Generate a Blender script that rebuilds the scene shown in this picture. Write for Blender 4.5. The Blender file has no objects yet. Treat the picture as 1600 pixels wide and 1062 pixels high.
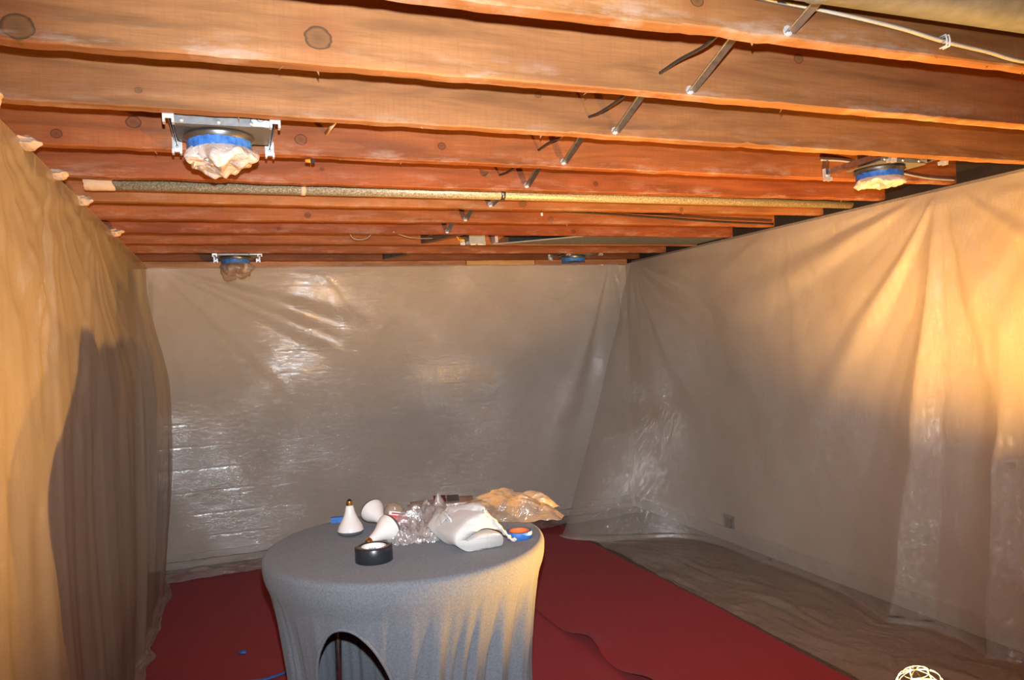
import bpy, bmesh, math, random
import numpy as np
from mathutils import Vector, Matrix, noise

# ---------------------------------------------------------------- camera, light, exposure
SC = bpy.context.scene
COL = SC.collection
CH = 1.45                                    # camera height
yaw, pitch, roll = .35695, .0025, -.0463
cy, sy, cp, sp = math.cos(yaw), math.sin(yaw), math.cos(pitch), math.sin(pitch)
fw = Vector((sy*cp, cy*cp, sp)); rt = Vector((cy, -sy, 0)); up = rt.cross(fw)
cr, sr = math.cos(roll), math.sin(roll)
rt, up = rt*cr + up*sr, rt*-sr + up*cr
camd = bpy.data.cameras.new('camera'); cam = bpy.data.objects.new('camera', camd); COL.objects.link(cam)
camd.sensor_width = 36; camd.lens = 1162.8*36/1600; camd.clip_start = .02
cam.matrix_world = Matrix(((rt.x, up.x, -fw.x, 0), (rt.y, up.y, -fw.y, 0), (rt.z, up.z, -fw.z, CH), (0, 0, 0, 1)))
SC.camera = cam

w = bpy.data.worlds.new('world'); SC.world = w; w.use_nodes = True
w.node_tree.nodes['Background'].inputs[0].default_value = (.9, .8, .72, 1)
w.node_tree.nodes['Background'].inputs[1].default_value = .012

fl = bpy.data.lights.new('camera_flash', 'SPOT'); flash = bpy.data.objects.new('camera_flash', fl); COL.objects.link(flash)
fl.energy = 480; fl.color = (.86, .93, 1); fl.spot_size = math.radians(94); fl.spot_blend = 1; fl.shadow_soft_size = .012
flash.location = Vector((0, 0, CH)) + up*.10 + fw*.02
flash.rotation_euler = cam.matrix_world.to_euler()

LAMP = Vector((2.02, 1.79, .235))            # bulb of the work lamp on the floor, lower right
LAMP_STRENGTH = 68000
LAMP_COLOR = (1, .50, .095)

vs = SC.view_settings
SC.display_settings.display_device = 'sRGB'
vs.view_transform = 'Standard'; vs.look = 'None'; vs.gamma = 1; vs.exposure = 0; vs.use_curve_mapping = False

random.seed(7); rng = np.random.RandomState(7)
PI = math.pi

# ---------------------------------------------------------------- helpers
def tag(o, label=None, cat=None, group=None, kind=None):
    if label: o['label'] = label
    if cat: o['category'] = cat
    if group: o['group'] = group
    if kind: o['kind'] = kind
    return o
def link(name, me, m, parent=None, smooth=False):
    o = bpy.data.objects.new(name, me); COL.objects.link(o)
    if m: me.materials.append(m)
    if parent: o.parent = parent
    if smooth:
        for p in me.polygons: p.use_smooth = True
    return o
def obj(name, bm, m, parent=None, smooth=False):
    bmesh.ops.recalc_face_normals(bm, faces=bm.faces)
    me = bpy.data.meshes.new(name); bm.to_mesh(me); bm.free()
    return link(name, me, m, parent, smooth)
def pyd(name, V, F, m, parent=None, smooth=True):
    me = bpy.data.meshes.new(name); me.from_pydata([tuple(v) for v in V], [], F); me.update()
    return link(name, me, m, parent, smooth)
def empty(name, loc, rotz=0):
    o = bpy.data.objects.new(name, None); COL.objects.link(o); o.location = loc; o.rotation_euler = (0, 0, rotz)
    o.empty_display_size = .1
    return o
def box(bm, x0, x1, y0, y1, z0, z1, bev=0, M=None):
    r = bmesh.ops.create_cube(bm, size=1)
    for v in r['verts']:
        v.co = Vector(((v.co.x+.5)*(x1-x0)+x0, (v.co.y+.5)*(y1-y0)+y0, (v.co.z+.5)*(z1-z0)+z0))
    vs_ = r['verts']
    if bev:
        es = list({e for v in vs_ for e in v.link_edges})
        rr = bmesh.ops.bevel(bm, geom=es, offset=bev, segments=2, affect='EDGES')
        vs_ = list({v for f in rr['faces'] for v in f.verts} | {v for v in vs_ if v.is_valid})
    if M is not None:
        for v in vs_: v.co = M @ v.co
    return bm
def BX(*a, **k):
    return box(bmesh.new(), *a, **k)
def frame_for(d):
    d = d.normalized(); a = Vector((0, 0, 1)) if abs(d.z) < .9 else Vector((1, 0, 0))
    s = d.cross(a).normalized(); return s, d.cross(s).normalized()
def tube(bm, pts, r, n=8, cap=True, flat=1.0):
    pts = [Vector(p) for p in pts]; rings = []
    s = t = None
    for i, p in enumerate(pts):
        d = (pts[min(i+1, len(pts)-1)] - pts[max(i-1, 0)])
        if s is None: s, t = frame_for(d)
        else:
            d.normalize(); s = (s - d*s.dot(d)).normalized(); t = d.cross(s).normalized()
        rr = r[i] if isinstance(r, (list, tuple)) else r
        rings.append([bm.verts.new(p + s*math.cos(2*PI*k/n)*rr + t*math.sin(2*PI*k/n)*rr*flat) for k in range(n)])
    for a, b in zip(rings, rings[1:]):
        for k in range(n): bm.faces.new((a[k], a[(k+1) % n], b[(k+1) % n], b[k]))
    if cap: bm.faces.new(rings[0]); bm.faces.new(rings[-1][::-1])
    return bm
def lathe(bm, prof, n=32, closed=False, M=None):
    rings = []
    for r, z in prof:
        rings.append([bm.verts.new(Vector((r*math.cos(2*PI*k/n), r*math.sin(2*PI*k/n), z))) for k in range(n)])
    pr_ = list(zip(rings, rings[1:])) + ([(rings[-1], rings[0])] if closed else [])
    for a, b in pr_:
        for k in range(n): bm.faces.new((a[k], a[(k+1) % n], b[(k+1) % n], b[k]))
    if M is not None:
        for ring in rings:
            for v in ring: v.co = M @ v.co
    return bm
def spline(P, n=8):
    P = [Vector(p) for p in P]; out = []
    for i in range(len(P)-1):
        a = P[max(i-1, 0)]; b = P[i]; c = P[i+1]; d = P[min(i+2, len(P)-1)]
        for k in range(n):
            t = k/n
            out.append(.5*((2*b)+(c-a)*t+(2*a-5*b+4*c-d)*t*t+(3*b-a-3*c+d)*t**3))
    out.append(P[-1]); return out
def n1(seed, m=512):
    a = np.random.RandomState(seed).randn(m)
    def f(x):
        x = np.asarray(x, float) % (m-1); i = np.floor(x).astype(int); t = x-i; t = t*t*(3-2*t)
        return a[i]*(1-t)+a[(i+1) % m]*t
    return f
def n2(seed, m=64):
    a = np.random.RandomState(seed).randn(m, m)
    def f(x, y):
        x = np.asarray(x, float) % (m-1); y = np.asarray(y, float) % (m-1)
        i = np.floor(x).astype(int); j = np.floor(y).astype(int); s = x-i; t = y-j
        s = s*s*(3-2*s); t = t*t*(3-2*t); i2 = (i+1) % m; j2 = (j+1) % m
        return (a[i, j]*(1-s)+a[i2, j]*s)*(1-t)+(a[i, j2]*(1-s)+a[i2, j2]*s)*t
    return f
def sstep(x, a, b):
    t = np.clip((np.asarray(x, float)-a)/(b-a), 0, 1); return t*t*(3-2*t)
def grid_mesh(name, P, m, parent=None, keep=None):
    nu, nv = P.shape[:2]; V = P.reshape(-1, 3)
    F = [(i*nv+j, (i+1)*nv+j, (i+1)*nv+j+1, i*nv+j+1) for i in range(nu-1) for j in range(nv-1) if keep is None or keep[i, j]]
    return pyd(name, V.tolist(), F, m, parent)

# ---------------------------------------------------------------- materials
class NT:
    def __init__(s, name):
        s.m = bpy.data.materials.new(name); s.m.use_nodes = True; s.t = s.m.node_tree; s.n = s.t.nodes
        s.b = s.n['Principled BSDF']; s.out = s.n['Material Output']
    def new(s, kind, **k):
        nd = s.n.new(kind)
        for a, v in k.items(): setattr(nd, a, v)
        return nd
    def l(s, a, b): s.t.links.new(a, b)
    def coord(s, scale=(1, 1, 1), which='Object'):
        tc = s.new('ShaderNodeTexCoord'); mp = s.new('ShaderNodeMapping'); mp.inputs['Scale'].default_value = scale
        s.l(tc.outputs[which], mp.inputs[0]); return mp.outputs[0]
    def noise(s, vec, scale=5, detail=4, rough=.5, dist=0):
        nd = s.new('ShaderNodeTexNoise'); nd.inputs['Scale'].default_value = scale; nd.inputs['Detail'].default_value = detail
        nd.inputs['Roughness'].default_value = rough; nd.inputs['Distortion'].default_value = dist
        s.l(vec, nd.inputs['Vector']); return nd.outputs['Fac']
    def ramp(s, fac, stops):
        r = s.new('ShaderNodeValToRGB'); e = r.color_ramp.elements
        while len(e) < len(stops): e.new(.5)
        for q, (p, c) in zip(e, stops): q.position = p; q.color = tuple(c)+(1,) if len(c) == 3 else c
        s.l(fac, r.inputs[0]); return r.outputs[0]
    def math(s, op, a, b=None, clamp=False):
        nd = s.new('ShaderNodeMath', operation=op, use_clamp=clamp)
        for i, v in enumerate((a, b)):
            if v is None: continue
            if isinstance(v, (int, float)): nd.inputs[i].default_value = v
            else: s.l(v, nd.inputs[i])
        return nd.outputs[0]
    def mix(s, fac, a, b, mode='MIX'):
        nd = s.new('ShaderNodeMix', data_type='RGBA', blend_type=mode)
        for key, v in ((0, fac), (6, a), (7, b)):
            if isinstance(v, (int, float)): nd.inputs[key].default_value = v
            elif isinstance(v, tuple): nd.inputs[key].default_value = v+(1,)
            else: s.l(v, nd.inputs[key])
        return nd.outputs[2]
    def bump(s, h, strength=.3, dist=.01, normal=None):
        nd = s.new('ShaderNodeBump'); nd.inputs['Strength'].default_value = strength; nd.inputs['Distance'].default_value = dist
        s.l(h, nd.inputs['Height'])
        if normal is not None: s.l(normal, nd.inputs['Normal'])
        return nd.outputs[0]
def plain(name, col, rough=.5, metal=0, spec=.5, var=.12, scale=20, bump=0, bscale=80):
    t = NT(name); v = t.coord()
    nz = t.noise(v, scale, 3)
    c = t.ramp(nz, [(.3, tuple(x*(1-var) for x in col)), (.7, tuple(min(1, x*(1+var)) for x in col))])
    t.l(c, t.b.inputs['Base Color']); t.b.inputs['Roughness'].default_value = rough
    t.b.inputs['Metallic'].default_value = metal; t.b.inputs['Specular IOR Level'].default_value = spec
    if bump: t.l(t.bump(t.noise(v, bscale, 2), bump, .002), t.b.inputs['Normal'])
    return t.m

def wood(name, base, knots=(), chalk=.5, seed=0, bands=1.0):
    """sawn fir; knots = [(x, z, r)] on the broad face, in world metres"""
    t = NT(name)
    tc = t.new('ShaderNodeTexCoord'); sep = t.new('ShaderNodeSeparateXYZ'); t.l(tc.outputs['Object'], sep.inputs[0])
    warp = None
    mp = t.new('ShaderNodeMapping'); mp.inputs['Scale'].default_value = (.9, 9, 9); mp.inputs['Location'].default_value = (seed*3.1, seed*1.7, seed)
    t.l(tc.outputs['Object'], mp.inputs[0])
    g1 = t.noise(mp.outputs[0], 2.2, 5, .55, .6)
    mp2 = t.new('ShaderNodeMapping'); mp2.inputs['Scale'].default_value = (3, 60, 60); t.l(tc.outputs['Object'], mp2.inputs[0])
    g2 = t.noise(mp2.outputs[0], 4, 3, .6)
    # cross-grain saw marks
    mp3 = t.new('ShaderNodeMapping'); mp3.inputs['Scale'].default_value = (60, 2, 3); t.l(tc.outputs['Object'], mp3.inputs[0])
    g3 = t.noise(mp3.outputs[0], 2.5, 3, .6)
    mp4 = t.new('ShaderNodeMapping'); mp4.inputs['Scale'].default_value = (1.1, 3, 4); mp4.inputs['Location'].default_value = (seed, 0, 0); t.l(tc.outputs['Object'], mp4.inputs[0])
    g4 = t.noise(mp4.outputs[0], 1.6, 3, .5)
    d = tuple(x*.62 for x in base); li = tuple(min(1, x*1.3) for x in base)
    c = t.ramp(g1, [(.32, d), (.5, base), (.68, li)])
    c = t.mix(t.math('MULTIPLY', t.ramp(g2, [(.45, (0, 0, 0)), (.75, (1, 1, 1))]), .35), c, tuple(x*.55 for x in base))
    c = t.mix(t.math('MULTIPLY', t.ramp(g3, [(.45, (0, 0, 0)), (.7, (1, 1, 1))]), .25), c, tuple(x*.7 for x in base))
    c = t.mix(t.math('MULTIPLY', t.ramp(g4, [(.5, (0, 0, 0)), (.72, (1, 1, 1))]), .5), c, (base[0]*.62, base[1]*.45, base[2]*.5))
    for (kx, kz, kr) in knots:
        dx = t.math('DIVIDE', t.math('SUBTRACT', sep.outputs[0], kx), kr*1.15)
        dz = t.math('DIVIDE', t.math('SUBTRACT', sep.outputs[2], kz), kr)
        dd = t.math('SQRT', t.math('ADD', t.math('MULTIPLY', dx, dx), t.math('MULTIPLY', dz, dz)))
        dd = t.math('ADD', dd, t.math('MULTIPLY', t.math('SUBTRACT', t.noise(mp.outputs[0], 9, 2), .5), .35))
        halo = t.ramp(t.math('DIVIDE', dd, 4), [(.2, (1, 1, 1)), (.75, (0, 0, 0))])
        c = t.mix(t.math('MULTIPLY', halo, .4), c, (base[0]*.75, base[1]*.45, base[2]*.35))
        kc = t.ramp(dd, [(.0, tuple(x*.45 for x in base)), (.72, tuple(x*.6 for x in base)), (.92, tuple(x*.22 for x in base)), (1.0, tuple(x*.7 for x in base))])
        c = t.mix(t.math('LESS_THAN', dd, 1.0), c, kc)
    # plaster dust left along the lower arris
    if chalk:
        lo = t.new('ShaderNodeMapRange'); lo.inputs[1].default_value = 2.083; lo.inputs[2].default_value = 2.15; lo.inputs[3].default_value = 1; lo.inputs[4].default_value = 0
        t.l(sep.outputs[2], lo.inputs[0])
        mp5 = t.new('ShaderNodeMapping'); mp5.inputs['Scale'].default_value = (2.2, 2, 9); mp5.inputs['Location'].default_value = (seed*5, 0, 0); t.l(tc.outputs['Object'], mp5.inputs[0])
        ch = t.ramp(t.noise(mp5.outputs[0], 2.5, 6, .7), [(.5, (0, 0, 0)), (.72, (1, 1, 1))])
        f = t.math('MULTIPLY', t.math('MULTIPLY', ch, lo.outputs[0]), chalk)
        c = t.mix(f, c, (.58, .48, .40))
    t.l(c, t.b.inputs['Base Color']); t.b.inputs['Roughness'].default_value = .62; t.b.inputs['Specular IOR Level'].default_value = .3
    h = t.math('ADD', g2, t.math('MULTIPLY', g3, .6))
    t.l(t.bump(h, .25, .002), t.b.inputs['Normal'])
    return t.m

def film(name, alpha, axis, seed, tint=(.82, .79, .76), glint=.5, crease=True, rough=.2, bd=.03):
    """clear polythene sheet: part see-through, part milky, crinkled; axis = the horizontal axis the sheet runs along"""
    t = NT(name); t.n.remove(t.b)
    tc = t.new('ShaderNodeTexCoord')
    sc = (1, 1, 1)
    mpA = t.new('ShaderNodeMapping'); mpA.inputs['Location'].default_value = (seed, seed*2, 0)
    mpA.inputs['Scale'].default_value = (5, 1, 14) if axis == 'X' else (1, 15, 4.5)
    t.l(tc.outputs['Object'], mpA.inputs[0])
    a = t.noise(mpA.outputs[0], 3.2, 5, .6, 1.2)
    mpB = t.new('ShaderNodeMapping'); mpB.inputs['Scale'].default_value = (9, 9, 6); t.l(tc.outputs['Object'], mpB.inputs[0])
    b = t.noise(mpB.outputs[0], 4, 4, .6, .8)
    ra = t.math('ABSOLUTE', t.math('SUBTRACT', a, .5)); rb = t.math('ABSOLUTE', t.math('SUBTRACT', b, .5))
    h = t.math('ADD', t.math('MULTIPLY', ra, 1.0), t.math('MULTIPLY', rb, .55))
    mask = t.ramp(t.noise(t.coord((1, 1, 1)), 1.3, 2), [(.38, (.15, .15, .15)), (.62, (1, 1, 1))])
    h = t.math('MULTIPLY', h, mask)
    nrm = t.bump(h, .9, bd)
    if crease:
        sep = t.new('ShaderNodeSeparateXYZ'); t.l(tc.outputs['Object'], sep.inputs[0])
        zz = t.math('ADD', sep.outputs[2], t.math('MULTIPLY', a, .03))
        cr_ = t.math('ABSOLUTE', t.math('SUBTRACT', t.math('FRACT', t.math('DIVIDE', zz, .155)), .5))
        cr2 = t.math('MINIMUM', cr_, .07)
        nrm = t.bump(cr2, .5, .04, nrm)
    d = t.new('ShaderNodeBsdfPrincipled'); d.inputs['Base Color'].default_value = tint+(1,)
    d.inputs['Roughness'].default_value = .5; d.inputs['Specular IOR Level'].default_value = .2
    t.l(t.bump(h, .12, .02), d.inputs['Normal'])
    d.inputs['Coat Weight'].default_value = glint; d.inputs['Coat Roughness'].default_value = rough; d.inputs['Coat IOR'].default_value = 1.7; t.l(nrm, d.inputs['Coat Normal'])
    tl = t.new('ShaderNodeBsdfTranslucent'); tl.inputs[0].default_value = tint+(1,)
    m1 = t.new('ShaderNodeMixShader'); m1.inputs[0].default_value = .22; t.l(d.outputs[0], m1.inputs[1]); t.l(tl.outputs[0], m1.inputs[2])
    tr = t.new('ShaderNodeBsdfTransparent')
    gl = t.new('ShaderNodeBsdfGlossy'); gl.inputs['Roughness'].default_value = rough; t.l(nrm, gl.inputs['Normal'])
    m2 = t.new('ShaderNodeMixShader')
    av = t.math('ADD', t.math('MULTIPLY', t.math('SUBTRACT', t.noise(t.coord((2, 2, 2)), 1.5, 3), .5), .25), alpha, True)
    t.l(av, m2.inputs[0]); t.l(tr.outputs[0], m2.inputs[1]); t.l(m1.outputs[0], m2.inputs[2])
    m3 = t.new('ShaderNodeMixShader'); m3.inputs[0].default_value = glint*.10; t.l(m2.outputs[0], m3.inputs[1]); t.l(gl.outputs[0], m3.inputs[2])
    t.l(m3.outputs[0], t.out.inputs['Surface'])
    return t.m

M_wall = plain('painted_wall', (.56, .47, .36), .8, var=.06, scale=1.5)
M_subfloor = wood('subfloor_boards', (.22, .10, .045), chalk=0, seed=4)
M_floor = plain('brown_floor', (.12, .085, .065), .95, var=.35, scale=60, bump=.6, bscale=220)
M_base = plain('baseboard_paint', (.50, .42, .34), .5, var=.06)
M_beam = plain('dark_beam', (.022, .017, .014), .7, var=.4, scale=6)
M_galv = plain('galvanised_steel', (.50, .49, .47), .38, 1, var=.25, scale=40)
M_galv2 = plain('bright_bracket_steel', (.66, .66, .67), .35, .45, var=.15, scale=60)
M_dark = plain('dark_grey_steel', (.17, .165, .16), .38, .85, var=.15, scale=20)
M_plate = plain('grey_coated_steel', (.20, .185, .16), .45, .5, var=.1, scale=20)
M_lightplate = plain('light_zinc_plate', (.55, .58, .60), .4, .6, var=.08)
M_brass = plain('brass', (.75, .48, .12), .25, 1, var=.1)
M_flange = plain('flange_steel', (.26, .265, .275), .4, .5, var=.2, scale=50)
M_black = plain('black_plastic', (.012, .012, .013), .35, var=.2)
M_cable = plain('black_cable_sheath', (.03, .022, .018), .5, var=.2)
M_whitec = plain('white_cable_sheath', (.34, .335, .325), .4, var=.08)
M_yellow = plain('yellow_cable_sheath', (.85, .50, .04), .4, var=.08)
M_bluetape = plain('blue_masking_tape', (.03, .15, .50), .55, var=.3, scale=30)
M_bluetape2 = plain('blue_masking_tape_worn', (.035, .16, .52), .55, var=.45, scale=60)
M_orange = plain('orange_cardboard_core', (.80, .17, .03), .7, var=.12)
M_whitecard = plain('white_card', (.75, .73, .70), .6, var=.05)
M_paper = plain('pale_torn_paper', (.60, .43, .30), .85, var=.1, scale=25, bump=.4, bscale=60)
M_blackglue = plain('black_duct_tape', (.018, .020, .026), .32, var=.15, scale=50)
M_orangeplug = plain('orange_wire_connector', (.85, .22, .02), .4)
M_pink = plain('pink_brown_steel', (.28, .15, .11), .5, .3, var=.08)

def pipe_mat():
    t = NT('mottled_galvanised_pipe'); v = t.coord((1, 1, 1))
    nz = t.noise(v, 160, 3, .7)
    c = t.ramp(nz, [(.3, (.22, .17, .10)), (.5, (.42, .35, .22)), (.72, (.85, .78, .60))])
    t.l(c, t.b.inputs['Base Color']); t.b.inputs['Metallic'].default_value = .35; t.b.inputs['Roughness'].default_value = .45
    t.l(t.bump(nz, .2, .002), t.b.inputs['Normal']); return t.m
M_pipe = pipe_mat()

def fabric(name, col, weave=700, var=.2, rough=.95, sheen=.3):
    t = NT(name); v = t.coord()
    nz = t.noise(v, 190, 2, .6); n2_ = t.noise(v, 3, 3)
    c = t.ramp(nz, [(.3, tuple(x*(1-var) for x in col)), (.7, tuple(min(1, x*(1+var)) for x in col))])
    c = t.mix(t.math('MULTIPLY', n2_, .3), c, tuple(x*.75 for x in col))
    t.l(c, t.b.inputs['Base Color']); t.b.inputs['Roughness'].default_value = rough
    t.b.inputs['Specular IOR Level'].default_value = .15
    t.b.inputs['Sheen Weight'].default_value = sheen; t.b.inputs['Sheen Roughness'].default_value = .5
    t.l(t.bump(t.noise(v, weave, 2), .4, .0015), t.b.inputs['Normal']); return t.m
M_greycloth = fabric('grey_jersey', (.155, .165, .185), var=.22, sheen=.1)
M_red = fabric('red_cloth', (.31, .026, .032), var=.12, sheen=.05)
M_towel = fabric('white_terry', (.62, .59, .56), weave=420, var=.06, sheen=.2)

def bag_mat(name, tint, alpha=.55, rough=.12, glint=.8):
    t = NT(name); t.n.remove(t.b)
    v = t.coord((1, 1, 1)); a = t.noise(v, 28, 3, .6, 1.5)
    h = t.math('ABSOLUTE', t.math('SUBTRACT', a, .5)); nrm = t.bump(h, .8, .012)
    d = t.new('ShaderNodeBsdfPrincipled'); d.inputs['Base Color'].default_value = tint+(1,)
    d.inputs['Roughness'].default_value = .3; t.l(nrm, d.inputs['Normal'])
    d.inputs['Coat Weight'].default_value = glint; d.inputs['Coat Roughness'].default_value = rough; t.l(nrm, d.inputs['Coat Normal'])
    tl = t.new('ShaderNodeBsdfTranslucent'); tl.inputs[0].default_value = tint+(1,)
    m1 = t.new('ShaderNodeMixShader'); m1.inputs[0].default_value = .3; t.l(d.outputs[0], m1.inputs[1]); t.l(tl.outputs[0], m1.inputs[2])
    tr = t.new('ShaderNodeBsdfTransparent'); m2 = t.new('ShaderNodeMixShader'); m2.inputs[0].default_value = alpha
    t.l(tr.outputs[0], m2.inputs[1]); t.l(m1.outputs[0], m2.inputs[2])
    gl = t.new('ShaderNodeBsdfGlossy'); gl.inputs['Roughness'].default_value = .22; t.l(nrm, gl.inputs['Normal'])
    m3 = t.new('ShaderNodeMixShader'); m3.inputs[0].default_value = .16*glint; t.l(m2.outputs[0], m3.inputs[1]); t.l(gl.outputs[0], m3.inputs[2])
    t.l(m3.outputs[0], t.out.inputs['Surface'])
    return t.m
M_fixbag = bag_mat('fixture_bag_film', (.90, .78, .70), .86, .2, .5)
M_fixbag2 = bag_mat('brown_bag_film', (.60, .44, .35), .55, .2, .5)
M_clear = bag_mat('clear_bag_film', (.88, .86, .85), .40, .14, 1.6)
M_clear2 = bag_mat('pouch_film', (.72, .58, .42), .5, .14, 1)

M_bulbwhite = plain('white_reflector_glass', (.74, .70, .67), .18, 0, .6, var=.06, scale=8)
M_bulbface = plain('dark_lens_glass', (.10, .11, .115), .15, 0, .6, var=.1)

# ---------------------------------------------------------------- the setting
XL, XR, YB, ZT = -.62, 3.16, 5.62, 2.35
FZ = 2.085                                     # underside of the joists
f = obj('floor', BX(XL-.1, XR+.3, -2.5, YB+.15, -.1, 0), M_floor); tag(f, kind='structure')
wl = obj('wall_left', BX(XL-.1, XL, -2.5, YB+.15, 0, ZT), M_wall); tag(wl, kind='structure')
wb = obj('wall_back', BX(XL, XR, YB, YB+.12, 0, ZT), M_wall); tag(wb, kind='structure')
wr = obj('wall_right', BX(XR, XR+.12, -2.5, YB+.12, 0, 2.07), M_wall); tag(wr, kind='structure')
wr2 = obj('trim_1', BX(XR-.005, XR+.10, -2.5, YB+.12, 2.07, ZT), M_beam); tag(wr2, 'dark steel beam along the top of the right wall', kind='structure')
b = obj('baseboard_right', BX(XR-.016, XR, -2.5, YB, 0, .095, bev=.003), M_base); tag(b, kind='structure')
b = obj('baseboard_left', BX(XL, XL+.016, -2.5, YB, 0, .095, bev=.003), M_base); tag(b, kind='structure')
b = obj('baseboard_back', BX(XL+.016, XR-.016, YB-.016, YB, 0, .095, bev=.003), M_base); tag(b, kind='structure')
# grey outlet low on the right wall, seen through the sheet
oc = empty('wall_outlet', (XR, 4.33, .115)); tag(oc, 'grey outlet low on the right wall, blurred behind the plastic sheet', 'outlet')
obj('cover_plate', BX(-.008, 0, -.06, .06, -.05, .07, bev=.002), M_galv, oc)
obj('socket', BX(-.012, -.008, -.035, .035, -.03, .05, bev=.002), M_black, oc)

ceil = obj('ceiling', BX(XL, XR+.1, -2.5, YB+.12, ZT, ZT+.03), M_subfloor); tag(ceil, kind='structure')

Yf = [1.351, 1.739, 2.130, 2.534, 2.936, 3.365, 3.770, 4.182, 4.596, 5.002, 5.408]
TH = .043
bases = [(.40, .165, .06), (.46, .20, .080), (.44, .20, .085), (.42, .135, .045), (.40, .115, .04), (.46, .18, .065),
         (.44, .145, .05), (.37, .10, .035), (.42, .14, .05), (.34, .115, .05), (.24, .08, .035)]
knots = {0: [(.936, 2.145, .014), (1.35, 2.20, .010)], 1: [(-.372, 2.112, .027), (.204, 2.147, .027), (1.547, 2.222, .015)],
         2: [(.9, 2.2, .010), (-.2, 2.13, .008)], 3: [(-.257, 2.166, .02), (-.461, 2.12, .014), (.23, 2.137, .018), (.702, 2.139, .013)],
         4: [(.34, 2.14, .008), (1.5, 2.12, .010)], 5: [(1.326, 2.111, .017), (2.216, 2.100, .010)],
         6: [(.36, 2.112, .014), (1.65, 2.11, .015)], 7: [(.25, 2.11, .01), (1.98, 2.11, .012)], 8: [], 9: [], 10: []}
def joist(i, y1, seed):
    rn = np.random.RandomState(seed); N = 150
    xs = np.linspace(XL+.02, XR-.006, N)
    chip = n1(seed+50); chip2 = n1(seed+90)
    bm = bmesh.new(); rings = []
    for k, x in enumerate(xs):
        a = .0014*float(chip(x*14)) + .0010*float(chip2(x*60)); a2 = .002*float(chip(x*17+9))
        sag = .003*math.sin(x*1.3+seed)
        if i == 2 and 1.60 < x < 1.80: a += .006*abs(float(chip2(x*45)))
        y0 = y1-TH; bx = .0035 + abs(a)*.7; zb = FZ + sag + a*.5
        y0j = y0+.0015*float(chip2(x*3)); y1j = y1 + .0015*float(chip(x*3+4))
        prof = [(y0j, ZT-.0), (y0j, zb+bx), (y0j+bx*.8, zb+.0006), (y1j-bx, zb+a2*.3), (y1j, zb+bx), (y1j, ZT)]
        rings.append([bm.verts.new((x, p[0], p[1])) for p in prof])
    for a, b in zip(rings, rings[1:]):
        for q in range(6): bm.faces.new((a[q], a[(q+1) % 6], b[(q+1) % 6], b[q]))
    bm.faces.new(rings[0]); bm.faces.new(rings[-1][::-1])
    return bm
for i, y1 in enumerate(Yf):
    m = wood('joist_wood', tuple(q*k for q, k in zip(bases[i], (.68, .66, .56))), knots.get(i, ()), [.45, .5, .3, .45, .45, .3, .35, .4, .3, .5, .1][i], seed=i*1.37)
    j = obj('joist', joist(i, y1, 100+i), m, ceil, smooth=False)
    if i < 8:                                   # torn splinters hanging off the arris
        bm = bmesh.new()
        for k in range(9 if i < 5 else 5):
            x = random.uniform(-.3, 3.0); yy = y1 - (random.random() < .5)*TH*random.random(); L = random.uniform(.002, .010); a = random.uniform(-1, 1)*.012
            p = [Vector((x, yy, FZ+.004)), Vector((x+random.uniform(.003, .008), yy-.002, FZ+.004)), Vector((x+.002, yy+.003, FZ+.004)), Vector((x+a, yy, FZ-L))]
            v = [bm.verts.new(q) for q in p]
            for t3 in ((0, 1, 2), (0, 1, 3), (1, 2, 3), (2, 0, 3)): bm.faces.new([v[q] for q in t3])
        s = obj('splinters', bm, m, j); tag(s, 'pale torn splinters', kind='stuff')
m = wood('joist_wood', tuple(q*k for q, k in zip(bases[1], (.68, .66, .56))), (), .3, seed=21)
for y1 in (.945, .54): obj('joist', joist(99, y1, 300+int(y1*10)), m, ceil)
# wall plate above the back sheet
m = wood('plate_wood', (.40, .20, .10), (), .3, seed=33)
tp = obj('trim_2', BX(XL, 1.72, YB-.055, YB, 2.062, 2.14, bev=.002), m); tag(tp, 'wooden wall plate above the back sheet', kind='structure')
m = wood('plate_wood_pale', (.55, .33, .14), (), 0, seed=35)
tp = obj('trim_3', BX(1.725, 2.30, YB-.058, YB, 2.062, 2.14, bev=.002), m); tag(tp, 'paler length of the wall plate', kind='structure')
m = wood('plate_wood', (.40, .18, .08), (), .3, seed=37)
tp = obj('trim_4', BX(2.305, XR-.01, YB-.055, YB, 2.062, 2.14, bev=.002), m); tag(tp, 'right end of the wooden wall plate', kind='structure')
# pale blobs standing in for lit patches between joist ends and left wall
for k, (y, hh) in enumerate(((2.02, .10), (2.43, .05), (2.83, .05), (3.26, .03), (4.08, .03))):
    bm = bmesh.new(); bmesh.ops.create_icosphere(bm, subdivisions=3, radius=1)
    for v in bm.verts:
        q = v.co.copy(); e = 1+.45*noise.noise(q*1.6+Vector((k*7, 0, 0)))+.12*noise.noise(q*5+Vector((0, k*5, 0)))
        v.co = Vector((-.525+q.x*(.055 if k == 0 else .035)*e, y+q.y*(.05 if k == 0 else .03)*e, FZ-.012+q.z*(.035 if k == 0 else .018)*e))
    o = obj('paper_shim', bm, M_paper); tag(o, ['largest pale torn paper scrap under the third joist at the left sheet', 'pale scrap at the left end of the fourth joist, below the large scrap', 'pale scrap at the left end of the grey pipe joist bay', 'small pale scrap at the left sheet edge beyond the grey pipe', 'farthest tiny pale scrap at the left sheet edge'][k], 'scrap', 'paper scraps at the left joist ends')

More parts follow.
